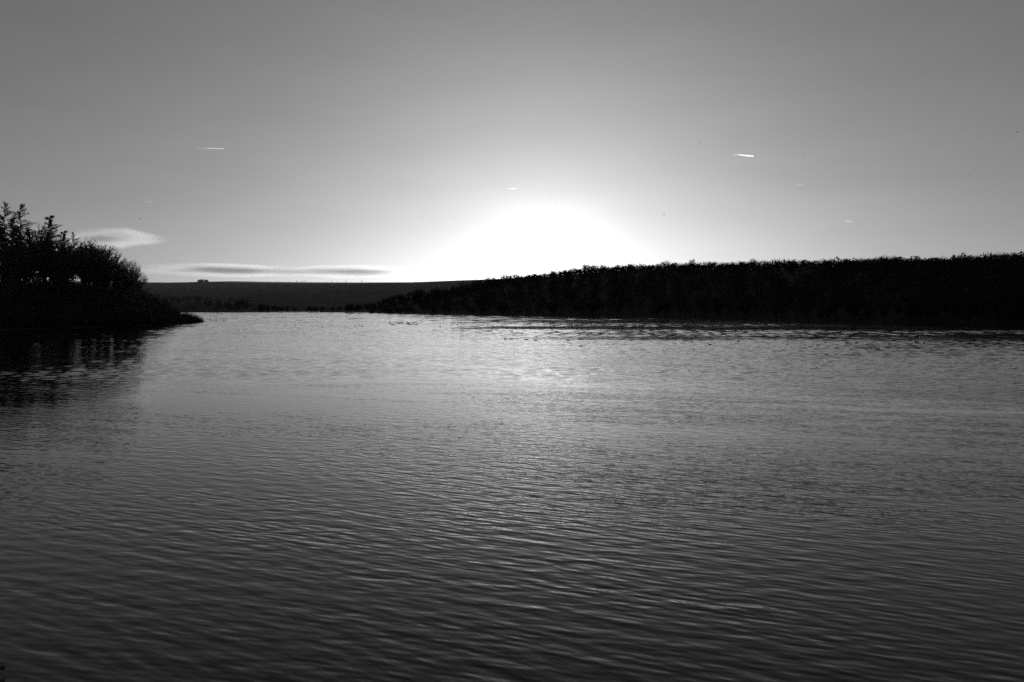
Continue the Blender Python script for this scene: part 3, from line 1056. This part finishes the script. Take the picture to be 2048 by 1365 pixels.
def trail(p0, p1, D, wpx, dens, label):
    a, b = np.array(W(*p0, D)), np.array(W(*p1, D))
    rad = wpx / F * D / 2
    n, ns = 14, 8
    d = (b - a) / np.linalg.norm(b - a)
    e1 = np.cross(d, (0, 1, 0)); e1 /= np.linalg.norm(e1); e2 = np.cross(d, e1)
    V, Q = [], []
    for i in range(n + 1):
        t = i / n
        rr = rad * (math.sin(math.pi * min(1, t * .55 + .0)) * .9 + .1) * (1 if t < .97 else .5) * (.9 + .2 * R.random())
        c = (b - a) * t
        for k in range(ns):
            an = 2 * math.pi * k / ns
            V.append(c + (e1 * math.cos(an) + e2 * math.sin(an)) * rr)
    for i in range(n):
        for k in range(ns):
            k2 = (k + 1) % ns
            Q.append((i * ns + k, i * ns + k2, (i + 1) * ns + k2, (i + 1) * ns + k))
    V += [np.zeros(3), b - a]
    o = obj('vapour_trail', mesh_np('vapour_trail', V, Q, volume_mat('vapour', .4 * dens / (2 * rad), .75)), loc=a)
    tag(o, label, 'vapour trail')


trail((386, 296), (449, 298), 45000, 2.2, 1.0, 'long thin vapour trail above the clouds on the left')
trail((1464, 309), (1508, 313), 42000, 3.2, 2.0, 'short bright vapour trail in the sky right of the glow')
trail((1585, 368), (1606, 369), 50000, 1.5, .25, 'faint short vapour trail below the bright one')
trail((1682, 442), (1704, 443.5), 55000, 1.8, .5, 'small vapour trail low over the right side of the hill')
trail((1012, 378), (1034, 377), 50000, 1.8, .5, 'small vapour trail above the sun glow')
trail((288, 403), (303, 404), 50000, 1.5, .4, 'faintest vapour trail, above the small cloud on the left')

# ------------------------------------------------------------------ clouds: lens-shaped bodies of vapour
def cloud_mat(name, dens, seed, scale):
    m = bpy.data.materials.new(name)
    m.use_nodes = True
    t = m.node_tree
    t.nodes.clear()
    N, L = t.nodes, t.links
    out = N.new('ShaderNodeOutputMaterial')
    v = N.new('ShaderNodeVolumePrincipled')
    v.inputs['Color'].default_value = (.92, .92, .92, 1)
    v.inputs['Anisotropy'].default_value = .55
    tc = N.new('ShaderNodeTexCoord')
    ln = N.new('ShaderNodeVectorMath'); ln.operation = 'LENGTH'
    nz = N.new('ShaderNodeTexNoise')
    nz.inputs['Scale'].default_value = 1.0
    nz.inputs['Detail'].default_value = 4
    mp = N.new('ShaderNodeMapping')
    mp.inputs['Scale'].default_value = scale
    mp.inputs['Location'].default_value = (seed, seed * 2, 0)
    L.new(tc.outputs['Object'], mp.inputs[0])
    L.new(mp.outputs[0], nz.inputs['Vector'])
    L.new(tc.outputs['Object'], ln.inputs[0])
    a = N.new('ShaderNodeMath'); a.operation = 'MULTIPLY_ADD'      # r + (noise-.5)*k
    a.inputs[1].default_value = 1.0
    b = N.new('ShaderNodeMath'); b.operation = 'SUBTRACT'; b.inputs[1].default_value = .50
    L.new(nz.outputs[0], a.inputs[0]); L.new(ln.outputs['Value'], a.inputs[2])
    L.new(a.outputs[0], b.inputs[0])
    mr = N.new('ShaderNodeMapRange'); mr.interpolation_type = 'SMOOTHSTEP'
    mr.inputs['From Min'].default_value = .95; mr.inputs['From Max'].default_value = .15
    mr.inputs['To Min'].default_value = 0; mr.inputs['To Max'].default_value = dens
    L.new(b.outputs[0], mr.inputs['Value'])
    L.new(mr.outputs[0], v.inputs['Density'])
    L.new(v.outputs[0], out.inputs['Volume'])
    return m


def cloud(x0, x1, y0, y1, D, dens, label, seed, tilt=0.0):
    import bmesh
    bm = bmesh.new()
    bmesh.ops.create_icosphere(bm, subdivisions=4, radius=1.0)
    me = bpy.data.meshes.new('cloud'); bm.to_mesh(me); bm.free()
    me.polygons.foreach_set('use_smooth', np.ones(len(me.polygons), dtype=bool))
    wx = (x1 - x0) / 2 / F * D; hz = (y1 - y0) / 2 / F * D
    dp = wx * .6
    me.materials.append(cloud_mat('cloud_vapour', dens / (dp), seed, (1.5, 1.2, 1.9)))
    o = obj('cloud', me, loc=W((x0 + x1) / 2, (y0 + y1) / 2, D))
    o.scale = (wx, dp, hz)
    o.rotation_euler = (0, tilt, 0)
    tag(o, label, 'cloud', 'small clouds low on the left')


cloud(105, 340, 455, 501, 16000, 1.7, 'lens-shaped cloud with bright rim beside the headland trees', 1)
cloud(255, 670, 527, 557, 20000, 2.6, 'long flat grey cloud just above the moor', 4, .012)
cloud(530, 865, 529, 558, 21500, 2.2, 'pale flat cloud above the moor nearest the glow', 9, .0)

# ------------------------------------------------------------------ haze
hv = [(-5200, -300, -6), (5200, -300, -6), (5200, 7000, -6), (-5200, 7000, -6)]
V = hv + [(a, b, 320) for a, b, c in hv]
Q = [(0, 3, 2, 1), (4, 5, 6, 7), (0, 1, 5, 4), (1, 2, 6, 5), (2, 3, 7, 6), (3, 0, 4, 7)]
haze = obj('haze', mesh_np('haze', V, Q, volume_mat('haze_air', 1.5e-5, .0)))
tag(haze, kind='stuff')
